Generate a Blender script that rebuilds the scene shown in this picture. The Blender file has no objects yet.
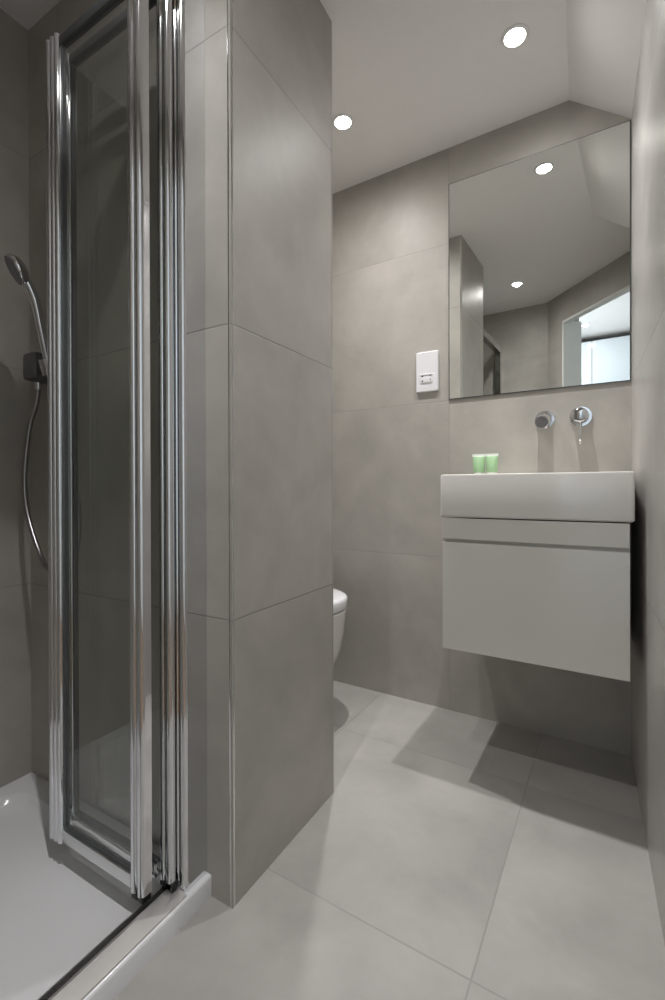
import bpy, bmesh, math
from mathutils import Vector, Matrix

C = bpy.context.scene.collection
SC = bpy.context.scene

# ------------------------------------------------------------------ camera
cam_data = bpy.data.cameras.new('camera')
cam = bpy.data.objects.new('camera', cam_data)
C.objects.link(cam)
ROT = ((0.8655610519783336, 0.00023838684367647953, 0.500803363077639),
       (0.5007970254937336, 0.004641314487936517, -0.8655523077529473),
       (-0.0025307221873416955, 0.9999892006274552, 0.0038979576285105913))
cam.matrix_world = Matrix.Translation((0, 0, 0.84)) @ Matrix(ROT).to_4x4()
cam_data.sensor_fit = 'AUTO'
cam_data.sensor_width = 36.0
cam_data.lens = 459.36 * 36.0 / 1000.0
cam_data.shift_y = -0.00986
cam_data.clip_start = 0.01
SC.camera = cam

# ------------------------------------------------------------------ world, exposure
SC.view_settings.view_transform = 'Standard'
SC.view_settings.look = 'None'
SC.view_settings.gamma = 1.0
SC.view_settings.use_curve_mapping = False
SC.view_settings.exposure = 0.30
w = bpy.data.worlds.new('world')
SC.world = w
w.use_nodes = True
w.node_tree.nodes['Background'].inputs['Color'].default_value = (0.75, 0.85, 1.0, 1)
w.node_tree.nodes['Background'].inputs['Strength'].default_value = 1.0

ZC = 2.121            # bathroom ceiling
ZH = 2.30             # hall ceiling
SPOT_W = 40.5
BEAM = 33.0           # beam half-width in degrees (1/e)
SPILL = 0.16         # bathroom downlights
HALL_W = 10.0
ADDED_DAYLIGHT_W = 19.0


def lamp(kind, name, loc, energy, color, parent=None, rot=(0, 0, 0), **kw):
    d = bpy.data.lights.new(name, kind)
    d.energy = energy
    d.color = color
    for k, v in kw.items():
        setattr(d, k, v)
    o = bpy.data.objects.new(name, d)
    C.objects.link(o)
    o.location = loc
    o.rotation_euler = rot
    if parent:
        o.parent = parent
        o.location = Vector(loc) - parent.location
    return o


def beam(light, half, spill):
    """Gaussian reflector beam with a weak wide spill, as a lens downlight throws."""
    d = light.data
    d.use_nodes = True
    t = d.node_tree
    em = [n for n in t.nodes if n.type == 'EMISSION'][0]
    tc = t.nodes.new('ShaderNodeTexCoord')
    sp = t.nodes.new('ShaderNodeSeparateXYZ')
    t.links.new(tc.outputs['Normal'], sp.inputs[0])

    def m(op, a, b=None):
        x = t.nodes.new('ShaderNodeMath')
        x.operation = op
        for i, v in enumerate((a, b)):
            if v is None:
                continue
            if isinstance(v, (int, float)):
                x.inputs[i].default_value = v
            else:
                t.links.new(v, x.inputs[i])
        return x.outputs[0]
    c = m('MINIMUM', m('ABSOLUTE', sp.outputs[2]), 1.0)
    a = m('DIVIDE', m('ARCCOSINE', c), math.radians(half))
    g = m('EXPONENT', m('MULTIPLY', m('MULTIPLY', a, a), -1.0))
    t.links.new(m('ADD', g, m('MULTIPLY', m('MULTIPLY', c, c), spill)), em.inputs['Strength'])


# fill light added as daylight from a made-up hall window out of view
lamp('AREA', 'added_hall_daylight', (-0.86, -0.90, 1.5), ADDED_DAYLIGHT_W, (0.88, 0.94, 1.0),
     rot=(0, math.radians(-90), 0), shape='RECTANGLE', size=1.2, size_y=1.0)


# ------------------------------------------------------------------ node helpers
class NT:
    def __init__(self, name):
        self.m = bpy.data.materials.new(name)
        self.m.use_nodes = True
        self.t = self.m.node_tree
        self.b = self.t.nodes['Principled BSDF']
        self.out = self.t.nodes['Material Output']

    def n(self, typ, **kw):
        x = self.t.nodes.new(typ)
        for k, v in kw.items():
            setattr(x, k, v)
        return x

    def val(self, x, sock):
        if isinstance(x, (int, float)):
            sock.default_value = x
        else:
            self.t.links.new(x, sock)

    def math(self, op, a, b=None, c=None):
        x = self.n('ShaderNodeMath', operation=op)
        self.val(a, x.inputs[0])
        if b is not None:
            self.val(b, x.inputs[1])
        if c is not None:
            self.val(c, x.inputs[2])
        return x.outputs[0]

    def link(self, a, b):
        self.t.links.new(a, b)


def plain(name, col, rough=0.5, metal=0.0, spec=0.5, noise=0.0, nscale=6.0, coat=0.0, bump=0.0):
    """Procedural single-material look: base colour with a little mottling."""
    k = NT(name)
    k.b.inputs['Roughness'].default_value = rough
    k.b.inputs['Metallic'].default_value = metal
    k.b.inputs['Specular IOR Level'].default_value = spec
    k.b.inputs['Coat Weight'].default_value = coat
    k.b.inputs['Coat Roughness'].default_value = 0.06
    tc = k.n('ShaderNodeTexCoord')
    nz = k.n('ShaderNodeTexNoise')
    nz.inputs['Scale'].default_value = nscale
    nz.inputs['Detail'].default_value = 4
    k.link(tc.outputs['Object'], nz.inputs['Vector'])
    mr = k.n('ShaderNodeMapRange')
    mr.inputs['To Min'].default_value = 1 - noise
    mr.inputs['To Max'].default_value = 1 + noise
    k.link(nz.outputs['Fac'], mr.inputs['Value'])
    mx = k.n('ShaderNodeMix', data_type='RGBA', blend_type='MULTIPLY')
    mx.inputs[0].default_value = 1
    mx.inputs[6].default_value = (*col, 1)
    k.link(mr.outputs['Result'], mx.inputs[7])
    k.link(mx.outputs[2], k.b.inputs['Base Color'])
    if bump:
        bp = k.n('ShaderNodeBump')
        bp.inputs['Strength'].default_value = bump
        bp.inputs['Distance'].default_value = 0.002
        k.link(nz.outputs['Fac'], bp.inputs['Height'])
        k.link(bp.outputs['Normal'], k.b.inputs['Normal'])
    return k.m


def tile(name, mode, u0, v0, du=0.6, dv=0.593, col=(0.452, 0.430, 0.390), grout=(0.31, 0.29, 0.265),
         gw=0.0022, rough=0.42, rot=0.0, seed=0.0):
    """Large concrete-look porcelain tiles. mode 'wall': u along the face, v = height; 'floor': u, v = x, y."""
    k = NT(name)
    tc = k.n('ShaderNodeTexCoord')
    vec = tc.outputs['Object']
    if rot:
        vr = k.n('ShaderNodeVectorRotate', rotation_type='Z_AXIS')
        vr.inputs['Center'].default_value = (u0, v0, 0)
        vr.inputs['Angle'].default_value = -rot
        k.link(vec, vr.inputs['Vector'])
        vec = vr.outputs[0]
    sp = k.n('ShaderNodeSeparateXYZ')
    k.link(vec, sp.inputs[0])
    x, y, z = sp.outputs
    if mode == 'floor':
        u, v = x, y
    else:
        ge = k.n('ShaderNodeNewGeometry')
        sn = k.n('ShaderNodeSeparateXYZ')
        k.link(ge.outputs['Normal'], sn.inputs[0])
        isx = k.math('GREATER_THAN', k.math('ABSOLUTE', sn.outputs[0]), 0.8)
        # faces turned along x run their joints off y, pushed away so no vertical joint lands on the short face
        u = k.math('ADD', k.math('MULTIPLY', isx, k.math('ADD', y, u0 - 0.55)),
                   k.math('MULTIPLY', k.math('SUBTRACT', 1.0, isx), x)) if mode == 'wall' else x
        v = z
    a = k.math('DIVIDE', k.math('SUBTRACT', u, u0), du)
    b = k.math('DIVIDE', k.math('SUBTRACT', v, v0), dv)

    def edge(t, d):
        fr = k.math('FRACT', k.math('ADD', t, 0.5))
        return k.math('MULTIPLY', k.math('ABSOLUTE', k.math('SUBTRACT', fr, 0.5)), d)
    dist = k.math('MINIMUM', edge(a, du), edge(b, dv))
    line = k.n('ShaderNodeMapRange', interpolation_type='SMOOTHSTEP')
    line.inputs['From Min'].default_value = gw * 0.35
    line.inputs['From Max'].default_value = gw
    line.inputs['To Min'].default_value = 1.0
    line.inputs['To Max'].default_value = 0.0
    k.link(dist, line.inputs['Value'])
    # per-tile tone
    cb = k.n('ShaderNodeCombineXYZ')
    k.link(k.math('FLOOR', a), cb.inputs[0])
    k.link(k.math('FLOOR', b), cb.inputs[1])
    cb.inputs[2].default_value = seed
    wn = k.n('ShaderNodeTexWhiteNoise', noise_dimensions='3D')
    k.link(cb.outputs[0], wn.inputs['Vector'])
    # cloudy mottling, broken between tiles
    off = k.n('ShaderNodeVectorMath', operation='MULTIPLY_ADD')
    k.link(wn.outputs['Color'], off.inputs[0])
    off.inputs[1].default_value = (7, 7, 7)
    k.link(vec, off.inputs[2])
    n1 = k.n('ShaderNodeTexNoise')
    n1.inputs['Scale'].default_value = 4.5
    n1.inputs['Detail'].default_value = 7
    n1.inputs['Roughness'].default_value = 0.58
    n1.inputs['Distortion'].default_value = 0.35
    k.link(off.outputs[0], n1.inputs['Vector'])
    n2 = k.n('ShaderNodeTexNoise')
    n2.inputs['Scale'].default_value = 22
    n2.inputs['Detail'].default_value = 5
    k.link(off.outputs[0], n2.inputs['Vector'])
    m1 = k.n('ShaderNodeMapRange')
    m1.inputs['From Min'].default_value = 0.28
    m1.inputs['From Max'].default_value = 0.72
    m1.inputs['To Min'].default_value = 0.84
    m1.inputs['To Max'].default_value = 1.13
    k.link(n1.outputs['Fac'], m1.inputs['Value'])
    m2 = k.n('ShaderNodeMapRange')
    m2.inputs['To Min'].default_value = 0.95
    m2.inputs['To Max'].default_value = 1.05
    k.link(n2.outputs['Fac'], m2.inputs['Value'])
    m3 = k.n('ShaderNodeMapRange')
    m3.inputs['To Min'].default_value = 0.96
    m3.inputs['To Max'].default_value = 1.03
    k.link(wn.outputs['Value'], m3.inputs['Value'])
    tone = k.math('MULTIPLY', k.math('MULTIPLY', m1.outputs[0], m2.outputs[0]), m3.outputs[0])
    mx = k.n('ShaderNodeMix', data_type='RGBA', blend_type='MULTIPLY')
    mx.inputs[0].default_value = 1
    mx.inputs[6].default_value = (*col, 1)
    k.link(tone, mx.inputs[7])
    mg = k.n('ShaderNodeMix', data_type='RGBA')
    k.link(line.outputs[0], mg.inputs[0])
    k.link(mx.outputs[2], mg.inputs[6])
    mg.inputs[7].default_value = (*grout, 1)
    k.link(mg.outputs[2], k.b.inputs['Base Color'])
    rr = k.n('ShaderNodeMapRange')
    rr.inputs['To Min'].default_value = rough - 0.06
    rr.inputs['To Max'].default_value = rough + 0.08
    k.link(n1.outputs['Fac'], rr.inputs['Value'])
    k.link(rr.outputs[0], k.b.inputs['Roughness'])
    k.b.inputs['Specular IOR Level'].default_value = 0.45
    bp = k.n('ShaderNodeBump')
    bp.inputs['Strength'].default_value = 0.5
    bp.inputs['Distance'].default_value = 0.001
    hh = k.math('SUBTRACT', k.math('MULTIPLY', n2.outputs['Fac'], 0.06), line.outputs[0])
    k.link(hh, bp.inputs['Height'])
    k.link(bp.outputs['Normal'], k.b.inputs['Normal'])
    return k.m


def glass(name, tint=(0.955, 0.965, 0.955), refl=1.0):
    """Thin clear pane: see-through with a Fresnel reflection."""
    k = NT(name)
    k.t.nodes.remove(k.b)
    tr = k.n('ShaderNodeBsdfTransparent')
    tr.inputs['Color'].default_value = (*tint, 1)
    gl = k.n('ShaderNodeBsdfGlossy')
    gl.inputs['Roughness'].default_value = 0.01
    gl.inputs['Color'].default_value = (refl, refl, refl, 1)
    fr = k.n('ShaderNodeFresnel')
    ge = k.n('ShaderNodeNewGeometry')                     # same reflectance from both sides of the pane
    k.link(k.math('ADD', k.math('MULTIPLY', ge.outputs['Backfacing'], 1 / 1.45 - 1.45), 1.45), fr.inputs['IOR'])
    mx = k.n('ShaderNodeMixShader')
    k.link(fr.outputs[0], mx.inputs[0])
    k.link(tr.outputs[0], mx.inputs[1])
    k.link(gl.outputs[0], mx.inputs[2])
    k.link(mx.outputs[0], k.out.inputs['Surface'])
    return k.m


def emit(name, col, s):
    k = NT(name)
    k.t.nodes.remove(k.b)
    e = k.n('ShaderNodeEmission')
    e.inputs['Color'].default_value = (*col, 1)
    e.inputs['Strength'].default_value = s
    k.link(e.outputs[0], k.out.inputs['Surface'])
    return k.m


M = {}
M['ceiling'] = plain('white_ceiling_paint', (0.90, 0.885, 0.87), 0.7, noise=0.015, bump=0.05, nscale=40)
M['paint'] = plain('white_wall_paint', (0.80, 0.82, 0.80), 0.6, noise=0.015, nscale=30)
M['chrome'] = plain('polished_chrome', (0.78, 0.79, 0.81), 0.07, 1.0, noise=0.01)
M['dark_chrome'] = plain('dark_reflection_chrome', (0.20, 0.20, 0.20), 0.28, 0.8, noise=0.03)  # chrome whose reflection of the dark shower is put into the base colour
M['alu'] = plain('bright_anodised_aluminium', (0.80, 0.81, 0.82), 0.13, 1.0, noise=0.02, nscale=20)
M['satin'] = plain('satin_aluminium', (0.74, 0.72, 0.69), 0.34, 1.0, noise=0.02, nscale=20)
M['darkgap'] = plain('black_rubber', (0.012, 0.012, 0.013), 0.5, noise=0.1)
M['seal'] = plain('grey_seal_strip', (0.10, 0.105, 0.11), 0.35, noise=0.05)
M['ceramic'] = plain('white_ceramic', (0.80, 0.78, 0.74), 0.12, noise=0.01, coat=0.4)
M['seat'] = plain('white_seat_plastic', (0.84, 0.84, 0.85), 0.2, noise=0.01)
M['acrylic'] = plain('white_acrylic_tray', (0.82, 0.82, 0.83), 0.18, noise=0.01, coat=0.2)
M['lacquer'] = plain('pale_grey_lacquer', (0.76, 0.745, 0.70), 0.16, noise=0.01, coat=0.3)
M['carcass'] = plain('grey_cabinet_board', (0.42, 0.41, 0.385), 0.4, noise=0.02)
M['plastic'] = plain('white_switch_plastic', (0.86, 0.86, 0.88), 0.25, noise=0.005)
M['slot'] = plain('dark_socket_slot', (0.05, 0.05, 0.06), 0.5, noise=0.05)
M['bezel'] = plain('white_bezel', (0.85, 0.85, 0.84), 0.3, noise=0.01)
M['lens'] = emit('lit_lamp_lens', (1.0, 0.95, 0.88), 40)
M['glass'] = glass('clear_shower_glass')
M['mirror'] = plain('silvered_mirror', (0.87, 0.885, 0.86), 0.0, 1.0)
M['mirror_edge'] = plain('ground_mirror_edge', (0.10, 0.11, 0.10), 0.3, noise=0.05)
M['wardrobe'] = plain('pale_blue_white_gloss', (0.74, 0.80, 0.84), 0.12, noise=0.01, coat=0.3)
M['gel'] = plain('pale_green_tube', (0.38, 0.60, 0.34), 0.25, noise=0.06, nscale=30)
M['gel'].node_tree.nodes['Principled BSDF'].inputs['Subsurface Weight'].default_value = 0.3
M['gel'].node_tree.nodes['Principled BSDF'].inputs['Subsurface Radius'].default_value = (0.01, 0.02, 0.01)
M['crimp'] = plain('clear_white_crimp', (0.78, 0.86, 0.76), 0.25, noise=0.02)
M['cap'] = plain('white_cap', (0.80, 0.84, 0.78), 0.3, noise=0.01)
M['nozzle'] = plain('grey_spray_face', (0.16, 0.16, 0.17), 0.35, noise=0.08, nscale=60)
M['hose'] = plain('brushed_metal_hose', (0.42, 0.42, 0.42), 0.28, 1.0, noise=0.05, nscale=80)


# ------------------------------------------------------------------ mesh helpers
def obj(name, bm, mat, parent=None, smooth=False, autos=None, kind=None):
    bmesh.ops.recalc_face_normals(bm, faces=bm.faces)
    me = bpy.data.meshes.new(name)
    bm.to_mesh(me)
    bm.free()
    for m in (mat if isinstance(mat, (list, tuple)) else [mat]):
        me.materials.append(m)
    if smooth or autos:
        me.polygons.foreach_set('use_smooth', [True] * len(me.polygons))
        if autos:
            me.set_sharp_from_angle(angle=math.radians(autos))
    o = bpy.data.objects.new(name, me)
    C.objects.link(o)
    if parent:
        o.parent = parent
        top = parent
        while top.parent:
            top = top.parent
        if top.get('world_built'):          # parts drawn in world coordinates under a root at its base
            me.transform(Matrix.Translation(-top.location))
    if kind:
        o['kind'] = kind
    return o


def root(name, label, cat, loc=(0, 0, 0), rz=0.0, group=None, world=True):
    o = bpy.data.objects.new(name, None)
    o.empty_display_size = 0.05
    C.objects.link(o)
    o.location = loc
    o.rotation_euler = (0, 0, rz)
    o['label'] = label
    o['category'] = cat
    if group:
        o['group'] = group
    if world:
        o['world_built'] = 1
    return o


def tag(o, label, cat, group=None):
    o['label'] = label
    o['category'] = cat
    if group:
        o['group'] = group
    return o


def box(x0, x1, y0, y1, z0, z1, bev=0.0, seg=2, bm=None, idx=0):
    b = bm or bmesh.new()
    r = bmesh.ops.create_cube(b, size=1.0)
    for v in r['verts']:
        v.co = Vector(((x0 + x1) / 2 + v.co.x * (x1 - x0), (y0 + y1) / 2 + v.co.y * (y1 - y0), (z0 + z1) / 2 + v.co.z * (z1 - z0)))
    fs = {f for v in r['verts'] for f in v.link_faces}
    for f in fs:
        f.material_index = idx
    if bev:
        es = list({e for v in r['verts'] for e in v.link_edges})
        bmesh.ops.bevel(b, geom=es, offset=bev, segments=seg, profile=0.5, affect='EDGES')
    return b


def prism(poly, z0, z1, bm=None, idx=0):
    b = bm or bmesh.new()
    lo = [b.verts.new((p[0], p[1], z0)) for p in poly]
    hi = [b.verts.new((p[0], p[1], z1)) for p in poly]
    n = len(poly)
    fs = [b.faces.new(lo[::-1]), b.faces.new(hi)]
    for i in range(n):
        fs.append(b.faces.new((lo[i], lo[(i + 1) % n], hi[(i + 1) % n], hi[i])))
    for f in fs:
        f.material_index = idx
    return b


def frame(d):
    d = Vector(d).normalized()
    a = Vector((0, 0, 1)) if abs(d.z) < 0.9 else Vector((1, 0, 0))
    u = d.cross(a).normalized()
    return u, d.cross(u).normalized(), d


def lathe(prof, org, axis, seg=40, bm=None, cap=True, idx=0):
    """prof: list of (radius, distance along axis)."""
    b = bm or bmesh.new()
    u, v, d = frame(axis)
    org = Vector(org)
    rings = []
    for r, t in prof:
        rings.append([b.verts.new(org + d * t + (u * math.cos(2 * math.pi * i / seg) + v * math.sin(2 * math.pi * i / seg)) * max(r, 1e-5)) for i in range(seg)])
    for A, B in zip(rings, rings[1:]):
        for i in range(seg):
            f = b.faces.new((A[i], A[(i + 1) % seg], B[(i + 1) % seg], B[i]))
            f.material_index = idx
    if cap:
        b.faces.new(rings[0][::-1]).material_index = idx
        b.faces.new(rings[-1]).material_index = idx
    return b


def spline(pts, n=10):
    pts = [Vector(p) for p in pts]
    out = []
    for i in range(len(pts) - 1):
        p0 = pts[max(i - 1, 0)]
        p1, p2 = pts[i], pts[i + 1]
        p3 = pts[min(i + 2, len(pts) - 1)]
        for k in range(n):
            t = k / n
            out.append(0.5 * ((2 * p1) + (p2 - p0) * t + (2 * p0 - 5 * p1 + 4 * p2 - p3) * t * t + (3 * p1 - p0 - 3 * p2 + p3) * t ** 3))
    out.append(pts[-1])
    return out


def sweep(pts, rad, seg=14, bm=None):
    b = bm or bmesh.new()
    u, v, d = frame(pts[1] - pts[0])
    prev = None
    for i, p in enumerate(pts):
        t = (pts[min(i + 1, len(pts) - 1)] - pts[max(i - 1, 0)]).normalized()
        u = (u - t * u.dot(t)).normalized()
        v = t.cross(u)
        r = rad(i) if callable(rad) else rad
        ring = [b.verts.new(p + (u * math.cos(2 * math.pi * k / seg) + v * math.sin(2 * math.pi * k / seg)) * r) for k in range(seg)]
        if prev:
            for k in range(seg):
                b.faces.new((prev[k], prev[(k + 1) % seg], ring[(k + 1) % seg], ring[k]))
        else:
            b.faces.new(ring[::-1])
        prev = ring
    b.faces.new(prev)
    return b


def rrect(x0, x1, y0, y1, r, n=6):
    """Rounded rectangle outline, counter-clockwise, 4*(n+1) points."""
    out = []
    for cx, cy, a0 in ((x1 - r, y1 - r, 0), (x0 + r, y1 - r, 90), (x0 + r, y0 + r, 180), (x1 - r, y0 + r, 270)):
        for i in range(n + 1):
            a = math.radians(a0 + 90 * i / n)
            out.append((cx + r * math.cos(a), cy + r * math.sin(a)))
    return out


def rings_mesh(rings, bm=None, close_top=True, close_bottom=True, idx=0):
    """rings: lists of 3-D points with the same count, lofted in order."""
    b = bm or bmesh.new()
    R = [[b.verts.new(p) for p in r] for r in rings]
    n = len(R[0])
    fs = []
    for A, B in zip(R, R[1:]):
        for i in range(n):
            fs.append(b.faces.new((A[i], A[(i + 1) % n], B[(i + 1) % n], B[i])))
    if close_bottom:
        fs.append(b.faces.new(R[0][::-1]))
    if close_top:
        fs.append(b.faces.new(R[-1]))
    for f in fs:
        f.material_index = idx
    return b


def at(pts, z):
    return [(x, y, z) for x, y in pts]


# ------------------------------------------------------------------ plan of the room
AB = -0.0267                                   # the vanity wall is a shade off square
BD = Vector((math.cos(AB), math.sin(AB), 0))
BN = Vector((-math.sin(AB), math.cos(AB), 0))
BO = Vector((-0.4, 1.7207, 0))                 # origin of the vanity wall's own axes


def bx(X, Y):                                  # world x, y -> along the vanity wall, into it
    d = Vector((X, Y, 0)) - BO
    return d.dot(BD), d.dot(BN)


def xr(Y):                                     # face of the right wall
    return 0.0905 + 0.0233 * (1.66 - Y)


XP, YP1, YP2 = -0.6326, 0.6909, 1.0964         # partition between shower and toilet
XL = -1.3785                                   # left wall
YF = -0.075                                    # near end wall of the shower
DA = Vector((-0.3947, -0.0646, 0))             # doorway wall, bathroom face
DB = Vector((0.088, 0.448, 0))
DT = (DB - DA).normalized()
DN = Vector((DT.y, -DT.x, 0))                  # towards the hall

T_wall = dict(v0=0.5758)
M['t_back'] = tile('vanity_wall_tiles', 'plain', bx(-0.4867, 1.723)[0], 0.5758, grout=(0.40, 0.375, 0.345), seed=1)
M['t_part'] = tile('partition_tiles', 'wall', XP - 0.6, 0.5758, seed=5)
M['t_right'] = tile('right_wall_tiles_brightened', 'plain', 0.93, 0.5758, du=1.2, rough=0.30, col=(0.485, 0.470, 0.445), grout=(0.36, 0.34, 0.31), seed=7)  # same tile, lightened: brighter light on this wall is put into the colour
M['t_left'] = tile('left_wall_tiles', 'plain', 0.25, 0.5758, du=1.2, grout=(0.38, 0.355, 0.325), seed=3)
M['t_front'] = tile('near_wall_tiles', 'plain', 0.85, 0.5758, du=1.2, grout=(0.40, 0.375, 0.345), seed=9)
M['t_floor'] = tile('floor_tiles', 'floor', -0.188, 0.793, 0.6, 0.598, col=(0.400, 0.387, 0.362), grout=(0.33, 0.318, 0.30),
                    gw=0.0023, rot=-0.022, seed=2, rough=0.45)


def wall(name, p0, p1, z0, z1, mat, th=0.1, kind='structure'):
    """Upright slab whose finished face runs p0 -> p1; the slab lies on the right-hand side of that run... behind the face."""
    p0, p1 = Vector((p0[0], p0[1], 0)), Vector((p1[0], p1[1], 0))
    d = p1 - p0
    o = obj(name, box(0, d.length, 0, th, z0, z1), mat, kind=kind)
    o.location = p0
    o.rotation_euler = (0, 0, math.atan2(d.y, d.x))
    return o


# floor
obj('floor', box(-1.6, 1.4, -2.5, 2.0, -0.1, 0), M['t_floor'], kind='structure')
# walls of the bathroom (slab lies to the left of the run seen from above)
wb = obj('wall_back', box(-1.0, 0.62, 0, 0.12, 0, ZC + 0.1), M['t_back'], kind='structure')
wb.location = BO
wb.rotation_euler = (0, 0, AB)
wall('wall_right', (xr(1.74), 1.74), (xr(0.452), 0.452), 0, ZC + 0.1, M['t_right'], 0.1)
wall('wall_left', (XL, -0.075), (XL, 1.76), 0, ZC + 0.1, M['t_left'], 0.1)
obj('wall_partition', box(XL, XP, YP1, YP2, 0, ZC), M['t_part'], kind='structure')
obj('wall_cistern', box(XL, -1.29, YP2, 1.745, 0, ZC), M['t_part'], kind='structure')
wall('wall_front', (DA.x, YF), (XL - 0.1, YF), 0, ZC + 0.1, M['t_front'], 0.1)
# doorway wall on the diagonal: pier, head
JL = 0.150                                     # run of the pier before the opening
DH = 1.935
bm = bmesh.new()
box(0, JL, -0.122, 0, 0, ZH, bm=bm)
box(JL, (DB - DA).length + 0.08, -0.035, 0, DH, ZH, bm=bm)
wd = obj('wall_doorway', bm, M['t_front'], kind='structure')
wd.location = DA
wd.rotation_euler = (0, 0, math.atan2(DT.y, DT.x))
# white door lining
LD = (DB - DA).length
bm = bmesh.new()
box(JL, JL + 0.014, -0.128, 0.004, 0, DH, bm=bm)
box(JL + 0.014, LD - 0.004, -0.038, 0.004, DH - 0.014, DH, bm=bm)
tl = obj('trim_3', bm, M['paint'], kind='structure')
tl.location = DA
tl.rotation_euler = wd.rotation_euler

# ceiling, with the sloping bulkhead above the right wall
bk = bx(0, 1.7207)
cpoly = [(XL - 0.05, YF - 0.05), (DA.x, YF - 0.02)] + [(DA + DT * t - DN * -0.02)[:2] for t in (0.0, LD + 0.05)] + \
        [(0.20, 0.50), (0.20, 1.80), (XL - 0.05, 1.80)]
obj('ceiling', prism(cpoly, ZC, ZC + 0.08), M['ceiling'], kind='structure')
bm = bmesh.new()
ya, yb = 0.935, 1.722
sec = lambda y: [(xr(y) - 0.172, y, ZC + 0.02), (xr(y) - 0.172, y, ZC), (xr(y) + 0.01, y, 1.979), (xr(y) + 0.01, y, ZC + 0.02)]
rings_mesh([sec(ya), sec(yb)], bm=bm)
obj('ceiling_slope', bm, M['ceiling'], kind='structure')

# hall beyond the doorway
YW = -1.63
bm = bmesh.new()
box(-0.83, -0.75, -2.45, -1.45, 0, ZH, bm=bm)
box(-0.83, -0.75, -0.35, -0.175, 0, ZH, bm=bm)
box(-0.83, -0.75, -1.45, -0.35, 0, 0.95, bm=bm)
box(-0.83, -0.75, -1.45, -0.35, 2.05, ZH, bm=bm)
obj('wall_hall_left', bm, M['paint'], kind='structure')
obj('wall_hall_right', box(1.2, 1.3, -2.45, 0.55, 0, ZH), M['paint'], kind='structure')
hp_ = [(-0.75, -1.68), (1.2, -1.68), (1.2, 0.45), (0.215, 0.45), tuple((DB + DN * 0.10)[:2]), tuple((DA + DN * 0.10)[:2]), (DA.x, -0.175), (-0.75, -0.175)]
obj('floor_hall', prism(hp_, 0.0, 0.004), plain('brown_hall_boards', (0.26, 0.15, 0.08), 0.4, noise=0.2, nscale=8), kind='structure')
obj('wall_hall_front', box(0.215, 1.2, 0.45, 0.55, 0, ZH), M['paint'], kind='structure')
obj('wall_hall_back', box(-0.83, 1.3, -2.5, -2.42, 0, ZH), M['paint'], kind='structure')
obj('ceiling_hall', box(-0.83, 1.3, -2.5, 0.6, ZH, ZH + 0.08), M['ceiling'], kind='structure')
bm = bmesh.new()
for z0, z1, y0, y1 in ((0.95, 1.0, -1.45, -0.35), (2.0, 2.05, -1.45, -0.35), (1.0, 2.0, -1.45, -1.40), (1.0, 2.0, -0.40, -0.35), (1.0, 2.0, -0.92, -0.88)):
    box(-0.815, -0.765, y0, y1, z0, z1, bm=bm)
obj('added_window_1', bm, M['paint'], kind='structure')  # unseen window, added to go with the daylight fill

# metal edge trims of the partition
for i, y in enumerate((YP1, YP2), 1):
    s = 1 if i == 1 else -1
    r = 0.0065
    poly = []
    for k in range(9):
        a = math.radians(90 * k / 8)
        poly.append((XP - r + (r + 0.0008) * math.sin(a), y + s * r - s * (r + 0.0008) * math.cos(a)))
    poly += [(XP - 0.001, y + s * r), (XP - 0.001, y + s * 0.001), (XP - r, y + s * 0.001)]
    obj('trim_%d' % i, prism(poly, 0.0, ZC), M['chrome'], kind='structure', autos=40)

# ------------------------------------------------------------------ vanity: basin and cabinet (axes of the vanity wall)
xL, yF = bx(-0.4074, 1.3336)
xRt, _ = bx(0.0768, 1.321)
yF = -0.381
bz0, bz1 = 0.7553, 0.880
rb = root('washbasin', 'white slab washbasin with square sides on top of the grey cabinet', 'basin',
          BO + BD * ((xL + xRt) / 2) + BN * (-0.2) + Vector((0, 0, bz0)), AB, world=False)
hx = (xRt - xL) / 2
y0, y1 = yF + 0.2, 0.198
rings = [at(rrect(-hx + .004, hx - .004, y0 + .004, y1, .006), 0.0),
         at(rrect(-hx, hx, y0, y1, .008), 0.004),
         at(rrect(-hx, hx, y0, y1, .008), bz1 - bz0 - 0.005),
         at(rrect(-hx + .0015, hx - .0015, y0 + .0015, y1, .008), bz1 - bz0 - 0.0015),
         at(rrect(-hx + .005, hx - .005, y0 + .005, y1 - .002, .008), bz1 - bz0),
         at(rrect(-hx + .016, hx - .016, y0 + .016, y1 - .115, .014), bz1 - bz0),
         at(rrect(-hx + .020, hx - .020, y0 + .020, y1 - .119, .016), bz1 - bz0 - .005),
         at(rrect(-hx + .034, hx - .034, y0 + .034, y1 - .130, .03), bz1 - bz0 - .085),
         at(rrect(-hx + .055, hx - .055, y0 + .055, y1 - .150, .03), bz1 - bz0 - .096)]
obj('bowl', rings_mesh(rings), M['ceramic'], rb, autos=35)
obj('drain', lathe([(0.0, 0), (0.030, 0), (0.031, .003), (0.026, .005), (0.0, .006)], (0, (y0 + y1 - .1) / 2, bz1 - bz0 - .0965), (0, 0, 1), cap=False), M['chrome'], rb, smooth=True)

cL = bx(-0.4005, 1.3336)[0]
cR = bx(0.0667, 1.321)[0]
cz0, cz1 = 0.3655, 0.7518
rc = root('vanity_cabinet', 'pale grey wall hung vanity cabinet with one wide drawer under the basin', 'cabinet',
          BO + BD * ((cL + cR) / 2) + BN * (-0.2) + Vector((0, 0, cz0)), AB, world=False)
hx = (cR - cL) / 2
yf = -0.377 + 0.2
H = cz1 - cz0
zt = 0.681 - cz0                               # top edge of the drawer front
bm = box(-hx, hx, yf + 0.020, 0.199, 0.0, H, bev=0.001)
obj('carcass', bm, M['lacquer'], rc)
bm = box(-hx, hx, yf, yf + 0.0195, zt + 0.010, H, bev=0.0015)
obj('top_rail', bm, M['lacquer'], rc)
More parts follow.
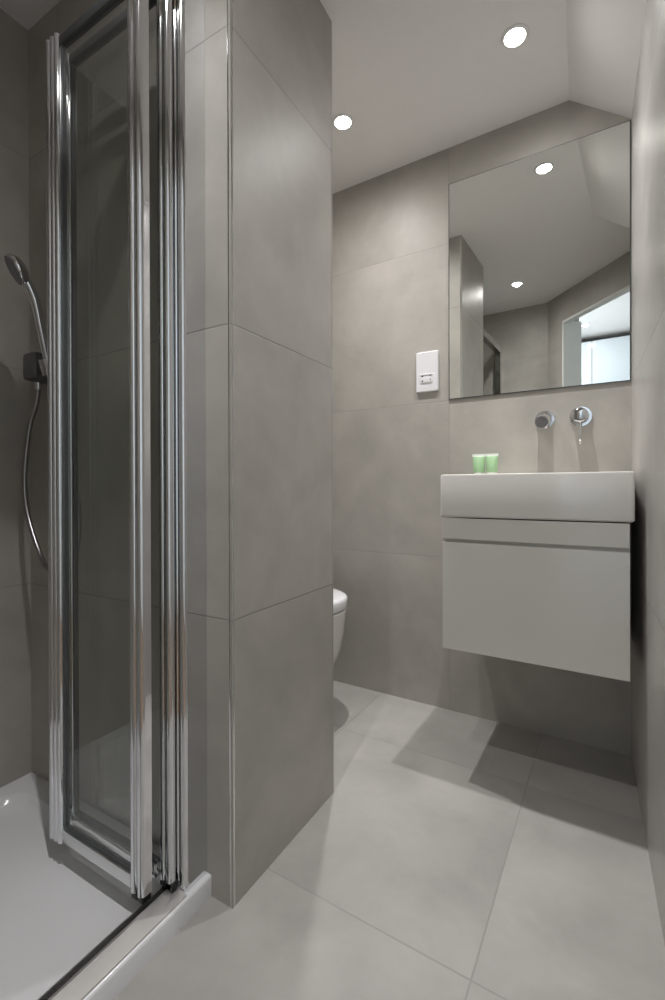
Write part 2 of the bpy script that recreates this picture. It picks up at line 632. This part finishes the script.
# drawer front with a scooped finger pull along its top edge
prof = [(yf, 0.0015), (yf + .0015, 0), (yf + .019, 0), (yf + .019, zt), (yf + .012, zt), (yf + .010, zt - .012), (yf + .006, zt - .004), (yf + .003, zt - .0005), (yf + .001, zt - .002), (yf, zt - .006)]
rings = [[(x, a, b) for a, b in prof] for x in (-hx, hx)]
obj('drawer_front', rings_mesh(rings), M['lacquer'], rc, autos=30)
obj('finger_groove', box(-hx + .001, hx - .001, yf + .0125, yf + .0198, zt - .004, zt + .0105), M['lacquer'], rc)

# ------------------------------------------------------------------ mirror
mL = bx(-0.4867, 1.723)[0]
mR = bx(xr(1.71) - 0.0012, 1.7085)[0]
rm = root('wall_mirror', 'large frameless square mirror on the tiled wall above the basin', 'mirror',
          BO + BD * ((mL + mR) / 2) + Vector((0, 0, 1.1724)), AB, world=False)
hx = (mR - mL) / 2
obj('backing', box(-hx, hx, -0.0048, -0.0002, 0, 1.9815 - 1.1724), M['mirror_edge'], rm)
obj('mirror_glass', box(-hx + .0030, hx - .0030, -0.0060, -0.0048, .0030, 1.9815 - 1.1724 - .0030), M['mirror'], rm)

# ------------------------------------------------------------------ wall taps
tx, _ = bx(-0.157, 1.714)
rt = root('basin_spout', 'stubby chrome wall spout with round rose above the basin', 'tap',
          BO + BD * tx + Vector((0, 0, 1.071)), AB, world=False)
obj('rose', lathe([(0.0, 0), (0.031, 0), (0.0315, -.004), (0.030, -.007), (0.020, -.0075)][::-1], (0, 0, 0), (0, 1, 0), cap=False), M['chrome'], rt, autos=35)
dirn = Vector((-0.06, -1, -0.28)).normalized()
sp = lathe([(0.0225, 0.0), (0.0225, .052), (0.0220, .055), (0.0205, .0565)], (0, -.004, .001), dirn)
obj('spout', sp, M['chrome'], rt, autos=35)
obj('aerator', lathe([(0.0, .0566), (0.0188, .0566), (0.0183, .0575), (0.0, .0575)], (0, -.004, .001), dirn, cap=False), M['nozzle'], rt, autos=35)

tx, _ = bx(-0.0490, 1.7113)
rv = root('basin_mixer', 'chrome wall mixer knob with a thin pin lever hanging down above the basin', 'tap',
          BO + BD * tx + Vector((0, 0, 1.0725)), AB, world=False)
obj('rose', lathe([(0.0, 0), (0.033, 0), (0.0335, -.004), (0.032, -.007), (0.022, -.0075)][::-1], (0, 0, 0), (0, 1, 0), cap=False), M['chrome'], rv, autos=35)
obj('knob', lathe([(0.0235, 0.004), (0.0235, .050), (0.0228, .0535), (0.019, .0555), (0.0, .056)], (0, 0, 0), (0, -1, 0), cap=False), M['chrome'], rv, autos=35)
pin = sweep([Vector((0, -.040, -.021)), Vector((0, -.040, -.03)), Vector((0, -.042, -.068)), Vector((0, -.043, -.087))], 0.0026)
bmesh.ops.create_uvsphere(pin, u_segments=14, v_segments=10, radius=0.0042, matrix=Matrix.Translation((0, -.043, -.089)))
obj('lever', pin, M['chrome'], rv, smooth=True)

# ------------------------------------------------------------------ toiletry tubes on the basin deck
def tube(xc, yaw, label):
    wx, wy = bx(xc, 1.60)
    r = root('toiletry_tube', label, 'toiletry tube', BO + BD * wx + BN * (-0.105) + Vector((0, 0, bz1)), AB + yaw, group='green toiletry tubes on the basin', world=False)
    n = 28

    def ell(a, b, z):
        return [(a * math.cos(2 * math.pi * i / n), b * math.sin(2 * math.pi * i / n), z) for i in range(n)]
    obj('cap', rings_mesh([ell(.0145, .0145, 0), ell(.0150, .0150, .001), ell(.0150, .0150, .012), ell(.0143, .0143, .0128)]), M['cap'], r, autos=35)
    obj('body', rings_mesh([ell(.0165, .0150, .0128), ell(.0185, .0155, .016), ell(.0195, .0135, .035), ell(.0208, .0080, .055), ell(.0215, .0025, .067)]), M['gel'], r, autos=45)
    obj('crimp', rings_mesh([ell(.0215, .0024, .067), ell(.0220, .0011, .069), ell(.0222, .0010, .0765)]), M['crimp'], r, autos=45)
    return r


tube(-0.3545, 0.10, 'left one of two small green toiletry tubes on the basin edge')
tube(-0.3115, -0.12, 'right one of two small green toiletry tubes on the basin edge')

# ------------------------------------------------------------------ shaver socket
sx, _ = bx(-0.5715, 1.7253)
rs = root('shaver_socket', 'white shaver socket plate on the tiled wall left of the mirror', 'socket',
          BO + BD * sx + Vector((0, 0, 1.2890)), AB, world=False)
hw, hh = 0.0437, 0.077
pl = [[(x, -0.0002, z) for x, z in rrect(-hw, hw, -hh, hh, .004)], [(x, -0.008, z) for x, z in rrect(-hw, hw, -hh, hh, .004)],
      [(x, -0.0105, z) for x, z in rrect(-hw + .003, hw - .003, -hh + .003, hh - .003, .004)]]
obj('faceplate', rings_mesh(pl), M['plastic'], rs, autos=30)
ins = [[(x, y, z) for x, z in rrect(-.026 + e, .026 - e, -.044 + e, -.010 - e, .003)] for y, e in ((-.0104, 0), (-.0125, .0005), (-.013, .002))]
obj('outlet_panel', rings_mesh(ins), M['plastic'], rs, autos=30)
obj('shutter_ledge', box(-.024, .024, -.0150, -.0129, -.0140, -.0110, bev=.0006), M['plastic'], rs)
for x, z, hwid in ((-.0165, -.017, .0022), (-.0165, -.036, .0022), (.0155, -.018, .0016), (.0155, -.032, .0016)):
    obj('pin_hole', lathe([(hwid * 1.5, 0), (hwid * 1.5, .0004), (hwid, .0006)], (x, -.0129, z), (0, -1, 0), seg=16), M['slot'], rs)
for z in (.006, .0615, -.0625):
    if z != .006:
        obj('screw_cap', lathe([(.0032, 0), (.0032, .0008), (.002, .0012)], (0, -.0104, z), (0, -1, 0), seg=18), M['plastic'], rs, autos=30)

# ------------------------------------------------------------------ toilet
rw = root('wall_hung_toilet', 'white wall hung toilet with closed lid half hidden behind the tiled partition', 'toilet', (-1.29, 1.41, 0.142))


def dshape(xf, hwid, xb=-1.2895, yc=1.41, n=30):
    """Outline seen from above: flat at the wall, rounded at the front (+x)."""
    L = xf - xb
    k = min(0.62 * L, L - 0.02)
    pts = []
    for i in range(n + 1):
        a = -math.pi / 2 + math.pi * i / n
        c, s = math.cos(a), math.sin(a)
        pts.append((xf - k + k * abs(c) ** 0.9, yc + hwid * math.copysign(abs(s) ** 0.85, s)))
    pts += [(xb, yc + hwid), (xb, yc - hwid)]
    return pts


bw = [(-0.93, .10, .142), (-0.885, .125, .147), (-0.850, .143, .165), (-0.824, .155, .20), (-0.804, .165, .255), (-0.792, .172, .315), (-0.785, .177, .385), (-0.784, .178, .399), (-0.788, .174, .4015)]
obj('pan', rings_mesh([at(dshape(a, b), z) for a, b, z in bw]), M['ceramic'], rw, autos=40)
st = [(-0.800, .166, .4035), (-0.797, .169, .405), (-0.796, .170, .413), (-0.797, .169, .4165)]
obj('seat', rings_mesh([at(dshape(a, b, -1.24), z) for a, b, z in st]), M['seat'], rw, autos=40)
ld = [(-0.786, .178, .4075), (-0.7835, .180, .4085), (-0.7815, .182, .414), (-0.7805, .183, .438), (-0.7830, .181, .4445), (-0.789, .176, .448), (-0.82, .15, .4495)]
obj('lid', rings_mesh([at(dshape(a, b, -1.245), z) for a, b, z in ld]), M['seat'], rw, autos=40)
for s in (-1, 1):
    obj('hinge', lathe([(.011, 0), (.011, .03), (.009, .032)], (-1.26, 1.41 + s * .075 - .015, .420), (0, 1, 0), seg=18), M['chrome'], rw, autos=35)
tag(obj('flush_plate', box(-1.2899, -1.282, 1.29, 1.53, 0.90, 1.06, bev=.003), M['chrome'], autos=35), 'chrome flush plate on the cistern wall above the toilet', 'flush plate')

# ------------------------------------------------------------------ shower tray
TX0, TX1, TY0, TY1 = XL, -0.6895, YF, YP1
tz = 0.045


def rr(e, r, ex=None):
    return rrect(TX0 + e, TX1 - (ex if ex is not None else e), TY0 + e, TY1 - e, r, 8)


rings = [at(rr(0, .001, 0), 0.0), at(rr(0, .001, 0), tz - .006), at(rr(0, .001, .0012), tz - .002), at(rr(.0005, .001, .0045), tz),
         at(rr(.050, .05, .050), tz), at(rr(.053, .052, .053), tz - .0015), at(rr(.058, .056, .058), tz - .010), at(rr(.066, .062, .066), tz - .020),
         at(rr(.085, .07, .085), tz - .0245), at(rr(.24, .10, .25), tz - .028)]
tray = obj('shower_tray', rings_mesh(rings), M['acrylic'], autos=50)
tag(tray, 'low white shower tray with rounded inner corners on the shower floor', 'shower tray')
rd = lathe([(0.0, .011), (.043, .010), (.045, .006), (.045, .002)][::-1], (-1.03, .16, tz - .028), (0, 0, 1), cap=False)
tag(obj('shower_waste', rd, M['chrome'], autos=35), 'round chrome shower waste set in the white tray', 'drain')

# ------------------------------------------------------------------ shower enclosure
en = root('shower_enclosure', 'chrome framed glass bifold shower door folded inwards beside the partition', 'shower door', (-0.72, 0.30, tz))
ET = 1.86


def ribbed(x0, x1, y0, y1, n, depth=0.003, seg=12):
    """Plan outline of an extrusion with n rounded flutes on its -y face."""
    pts = []
    wdt = (x1 - x0) / n
    for k in range(n):
        for i in range(seg + (1 if k == n - 1 else 0)):
            t = i / seg
            pts.append((x0 + wdt * (k + (1 - math.cos(math.pi * t)) / 2), y0 + depth - depth * math.sin(math.pi * t)))
    pts += [(x1, y0 + depth + .0015), (x1, y1), (x0, y1), (x0, y0 + depth + .0015)]
    return pts


def stile_plan(x0, x1, y0, y1, n, gap=.0012, depth=.0042, seg=12):
    """Plan outline of a door stile: n rounded beads on its -y face with narrow deep grooves between them."""
    pts = []
    wb = (x1 - x0 - gap * (n - 1)) / n
    for k in range(n):
        a = x0 + k * (wb + gap)
        for i in range(seg + 1):
            t = i / seg
            pts.append((a + wb * (1 - math.cos(math.pi * t)) / 2, y0 + depth - depth * math.sin(math.pi * t)))
        if k < n - 1:
            pts += [(a + wb, y0 + depth + .003), (a + wb + gap, y0 + depth + .003)]
    pts += [(x1, y0 + depth + .0015), (x1, y1), (x0, y1), (x0, y0 + depth + .0015)]
    return pts


# wall profile on the partition: outer channel plus stepped inner channel
bm = prism(ribbed(-.7375, -.7015, .6295, YP1 - .0005, 2, depth=.009), tz + .0005, ET)
obj('wall_profile', bm, M['chrome'], en, autos=35)
bm = prism([(-.7385, YF + .0005), (-.7385, -.025), (-.702, -.025), (-.702, YF + .0005)], tz + .0005, ET)
obj('wall_profile', bm, M['alu'], en)
# bottom threshold and top track (section in x, z; run along y)
sec = [(-.6945, tz + .0004), (-.6950, tz + .003), (-.7265, tz + .0115), (-.7310, tz + .012), (-.7325, tz + .010), (-.7330, tz + .003), (-.7430, tz + .003), (-.7440, tz + .010), (-.7465, tz + .010), (-.7480, tz + .0004)]
obj('threshold', rings_mesh([[(x, y, z) for x, z in sec] for y in (-.0245, .6285)]), M['satin'], en)
obj('track_groove', box(-.7428, -.7332, -.0240, .6270, tz + .0031, tz + .0042), M['darkgap'], en)
sec = [(-.7385, ET - .045), (-.702, ET - .045), (-.702, ET), (-.7385, ET)]
obj('top_track', rings_mesh([[(x, y, z) for x, z in sec] for y in (-.0245, .6355)]), M['alu'], en)

zb, zt = 0.071, 1.822


def leaf(y, xa, xb, stile_a, stile_b, name):
    """One glazed leaf in the plane y; xa < xb. Glass is the part, its frame the sub-parts."""
    g = obj(name, box(xa + .02, xb - .010, y - .0025, y + .0025, zb + .012, zt - .012), M['glass'], en)
    obj('stile', prism(stile_a, zb, zt), M['chrome'], g, autos=28)
    obj('stile', prism(stile_b, zb, zt), M['chrome'], g, autos=28)
    ax = max(p[0] for p in stile_a)
    bxx = min(p[0] for p in stile_b)
    obj('bottom_rail', box(ax, bxx, y - .010, y + .010, zb + .004, zb + .030, bev=.0015), M['alu'], g, autos=28)
    obj('top_rail', box(ax, bxx, y - .008, y + .008, zt - .022, zt - .004, bev=.0015), M['seal'], g, autos=28)
    obj('glazing_seal', box(ax, bxx, y - .0045, y + .0045, zb + .030, zb + .036), M['seal'], g)
    obj('glazing_seal', box(ax, ax + .006, y - .0045, y + .0045, zb + .036, zt - .022), M['seal'], g)
    return g


l2 = leaf(.574, -1.055, -.735,
          stile_plan(-1.0515, -1.0060, .5600, .5850, 3, depth=.008), stile_plan(-.7770, -.7390, .5610, .5845, 2, depth=.010), 'door_leaf')
l1 = leaf(.611, -1.065, -.712,
          stile_plan(-1.0660, -1.0330, .6000, .6200, 2, depth=.007), stile_plan(-.7530, -.7185, .6090, .6225, 2, depth=.008), 'door_leaf')
# hinge barrels at the fold and black end caps
obj('hinge_barrel', lathe([(.0070, 0), (.0070, zt - zb - .02)], (-1.0480, .5925, zb + .01), (0, 0, 1), seg=20), M['seal'], en, autos=35)
for (x0, x1, y0_, y1_) in ((-.7750, -.7580, .5650, .5835), (-.7565, -.7410, .5650, .5835), (-.7510, -.7195, .6120, .6215)):
    obj('guide_block', box(x0, x1, y0_, y1_, tz + .0125, zb + .010 if x1 > -.74 else zb + .008, bev=.001), M['darkgap'], en, autos=35)
obj('pivot_block', box(-.7345, -.7155, .6120, .6285, tz + .0125, tz + .024, bev=.001), M['darkgap'], en, autos=35)

# ------------------------------------------------------------------ hand shower
hs = root('hand_shower', 'chrome hand shower with metal hose looping from its holder on the tiled wall', 'hand shower', (-1.24, YP1, 1.10))
# wall outlet with holder
el = [[(x, y, z) for x, z in rrect(-1.303 + e, -1.243 - e, 1.124 + e, 1.194 - e, .012 - min(e, .006))] for y, e in ((YP1 - .0005, .0), (.640, .0), (.6365, .0015), (.635, .004))]
obj('wall_outlet', rings_mesh(el), M['dark_chrome'], hs, autos=35)
B0 = Vector((-1.1830, .645, 1.110))
T0 = Vector((-1.1700, .600, 1.288))
ax = (T0 - B0).normalized()
arm = sweep([Vector((-1.247, .662, 1.150)), Vector((-1.225, .660, 1.150)), Vector((-1.203, .655, 1.148))], .011)
obj('holder_arm', arm, M['dark_chrome'], hs, smooth=True)
obj('holder_cone', lathe([(.0150, .015), (.0150, .014), (.0185, .014), (.0200, .052), (.0165, .052), (.0135, .016)], B0, ax), M['chrome'], hs, autos=35)
hp = spline([B0 + ax * -.004, B0 + ax * .06, B0 + ax * .13, T0, Vector((-1.1690, .590, 1.312)), Vector((-1.1710, .580, 1.332))], 8)
nn = len(hp)
han = obj('handle', sweep(hp, lambda i: .0085 + .0025 * min(1, i / nn * 1.6)), M['chrome'], hs, smooth=True)
hc = Vector((-1.1740, .562, 1.353))
hax = Vector((-.30, -.80, -.52)).normalized()          # spray side looks into the shower and down
hup = -hax
obj('head', lathe([(0.0, .018), (.016, .0165), (.027, .011), (.0335, .003), (.0345, -.003), (.0335, -.0075), (.0315, -.0090)], hc, hup, seg=48, cap=False), M['chrome'], hs, autos=45)
obj('spray_face', lathe([(0.0, -.0094), (.0320, -.0094), (.0320, -.0080), (0.0, -.0080)], hc, hup, seg=48, cap=False), M['nozzle'], hs, autos=35)
obj('hose_nut', lathe([(.0075, 0), (.0085, .003), (.0085, .020), (.006, .022)], (-1.2790, .662, 1.101), (0, 0, 1), seg=24), M['chrome'], hs, autos=35)
ho = spline([(-1.2790, .662, 1.104), (-1.2840, .658, 1.06), (-1.3015, .650, .9963), (-1.3060, .640, .864), (-1.2747, .635, .7601), (-1.1913, .630, .6512),
             (-1.1174, .630, .621), (-1.0650, .630, .6733), (-1.0560, .635, .7672), (-1.0780, .640, .8476), (-1.124, .645, .9596), (-1.172, .646, 1.060), tuple(B0)], 14)
obj('hose', sweep(ho, lambda i: .0058 + .0005 * (i % 2), 12), M['hose'], hs, smooth=True)

# ------------------------------------------------------------------ downlights
def downlight(x, y, z, label, watts, color, half=BEAM, spill=SPILL):
    r = root('ceiling_downlight', label, 'downlight', (x, y, z), group=None)
    obj('bezel', lathe([(.027, -.001), (.0285, .003), (.034, .004), (.038, .002), (.0385, 0)], (x, y, z - .0003), (0, 0, -1), seg=48, cap=False), M['bezel'], r, autos=50)
    obj('lens', lathe([(0.0, .0012), (.0272, .0012), (.0272, .0006)], (x, y, z), (0, 0, -1), seg=40, cap=False), M['lens'], r)
    l = lamp('SPOT', 'downlight_lamp', (x, y, z - .004), watts, color, parent=r, spot_size=math.radians(172), spot_blend=0.15, shadow_soft_size=0.013)
    beam(l, half, spill)
    return r


WARM = (1.0, 0.978, 0.985)
downlight(-0.2045, 1.394, ZC, 'round recessed ceiling downlight in front of the mirror', SPOT_W, WARM)
downlight(-0.7724, 1.4148, ZC, 'round recessed ceiling downlight above the toilet, beside the partition edge', SPOT_W, WARM)
downlight(-0.5148, 0.349, ZC, 'round recessed downlight by the shower door, seen low in the mirror', SPOT_W, WARM)
downlight(-0.2593, -1.294, ZH, 'round recessed downlight in the hall seen through the doorway in the mirror', HALL_W, (0.95, 0.98, 1.0), 55.0, 0.25)

# ------------------------------------------------------------------ wardrobe in the hall
wa = root('hall_wardrobe', 'pale blue white wardrobe in the hall seen through the doorway in the mirror', 'wardrobe', (0.44, YW, 0.004))
WT = 2.243
obj('carcass', box(-0.745, 1.195, YW - .58, YW - .022, 0.0042, WT, bev=.002), M['carcass'], wa)
xs = [-0.743, -0.230, 0.244, 0.718, 1.193]
for a, b in zip(xs, xs[1:]):
    obj('door', box(a + .0025, b - .0025, YW - .0215, YW, .06, WT - .002, bev=.001), M['wardrobe'], wa)
obj('plinth', box(-0.743, 1.193, YW - .06, YW - .03, .0042, .058), M['carcass'], wa)
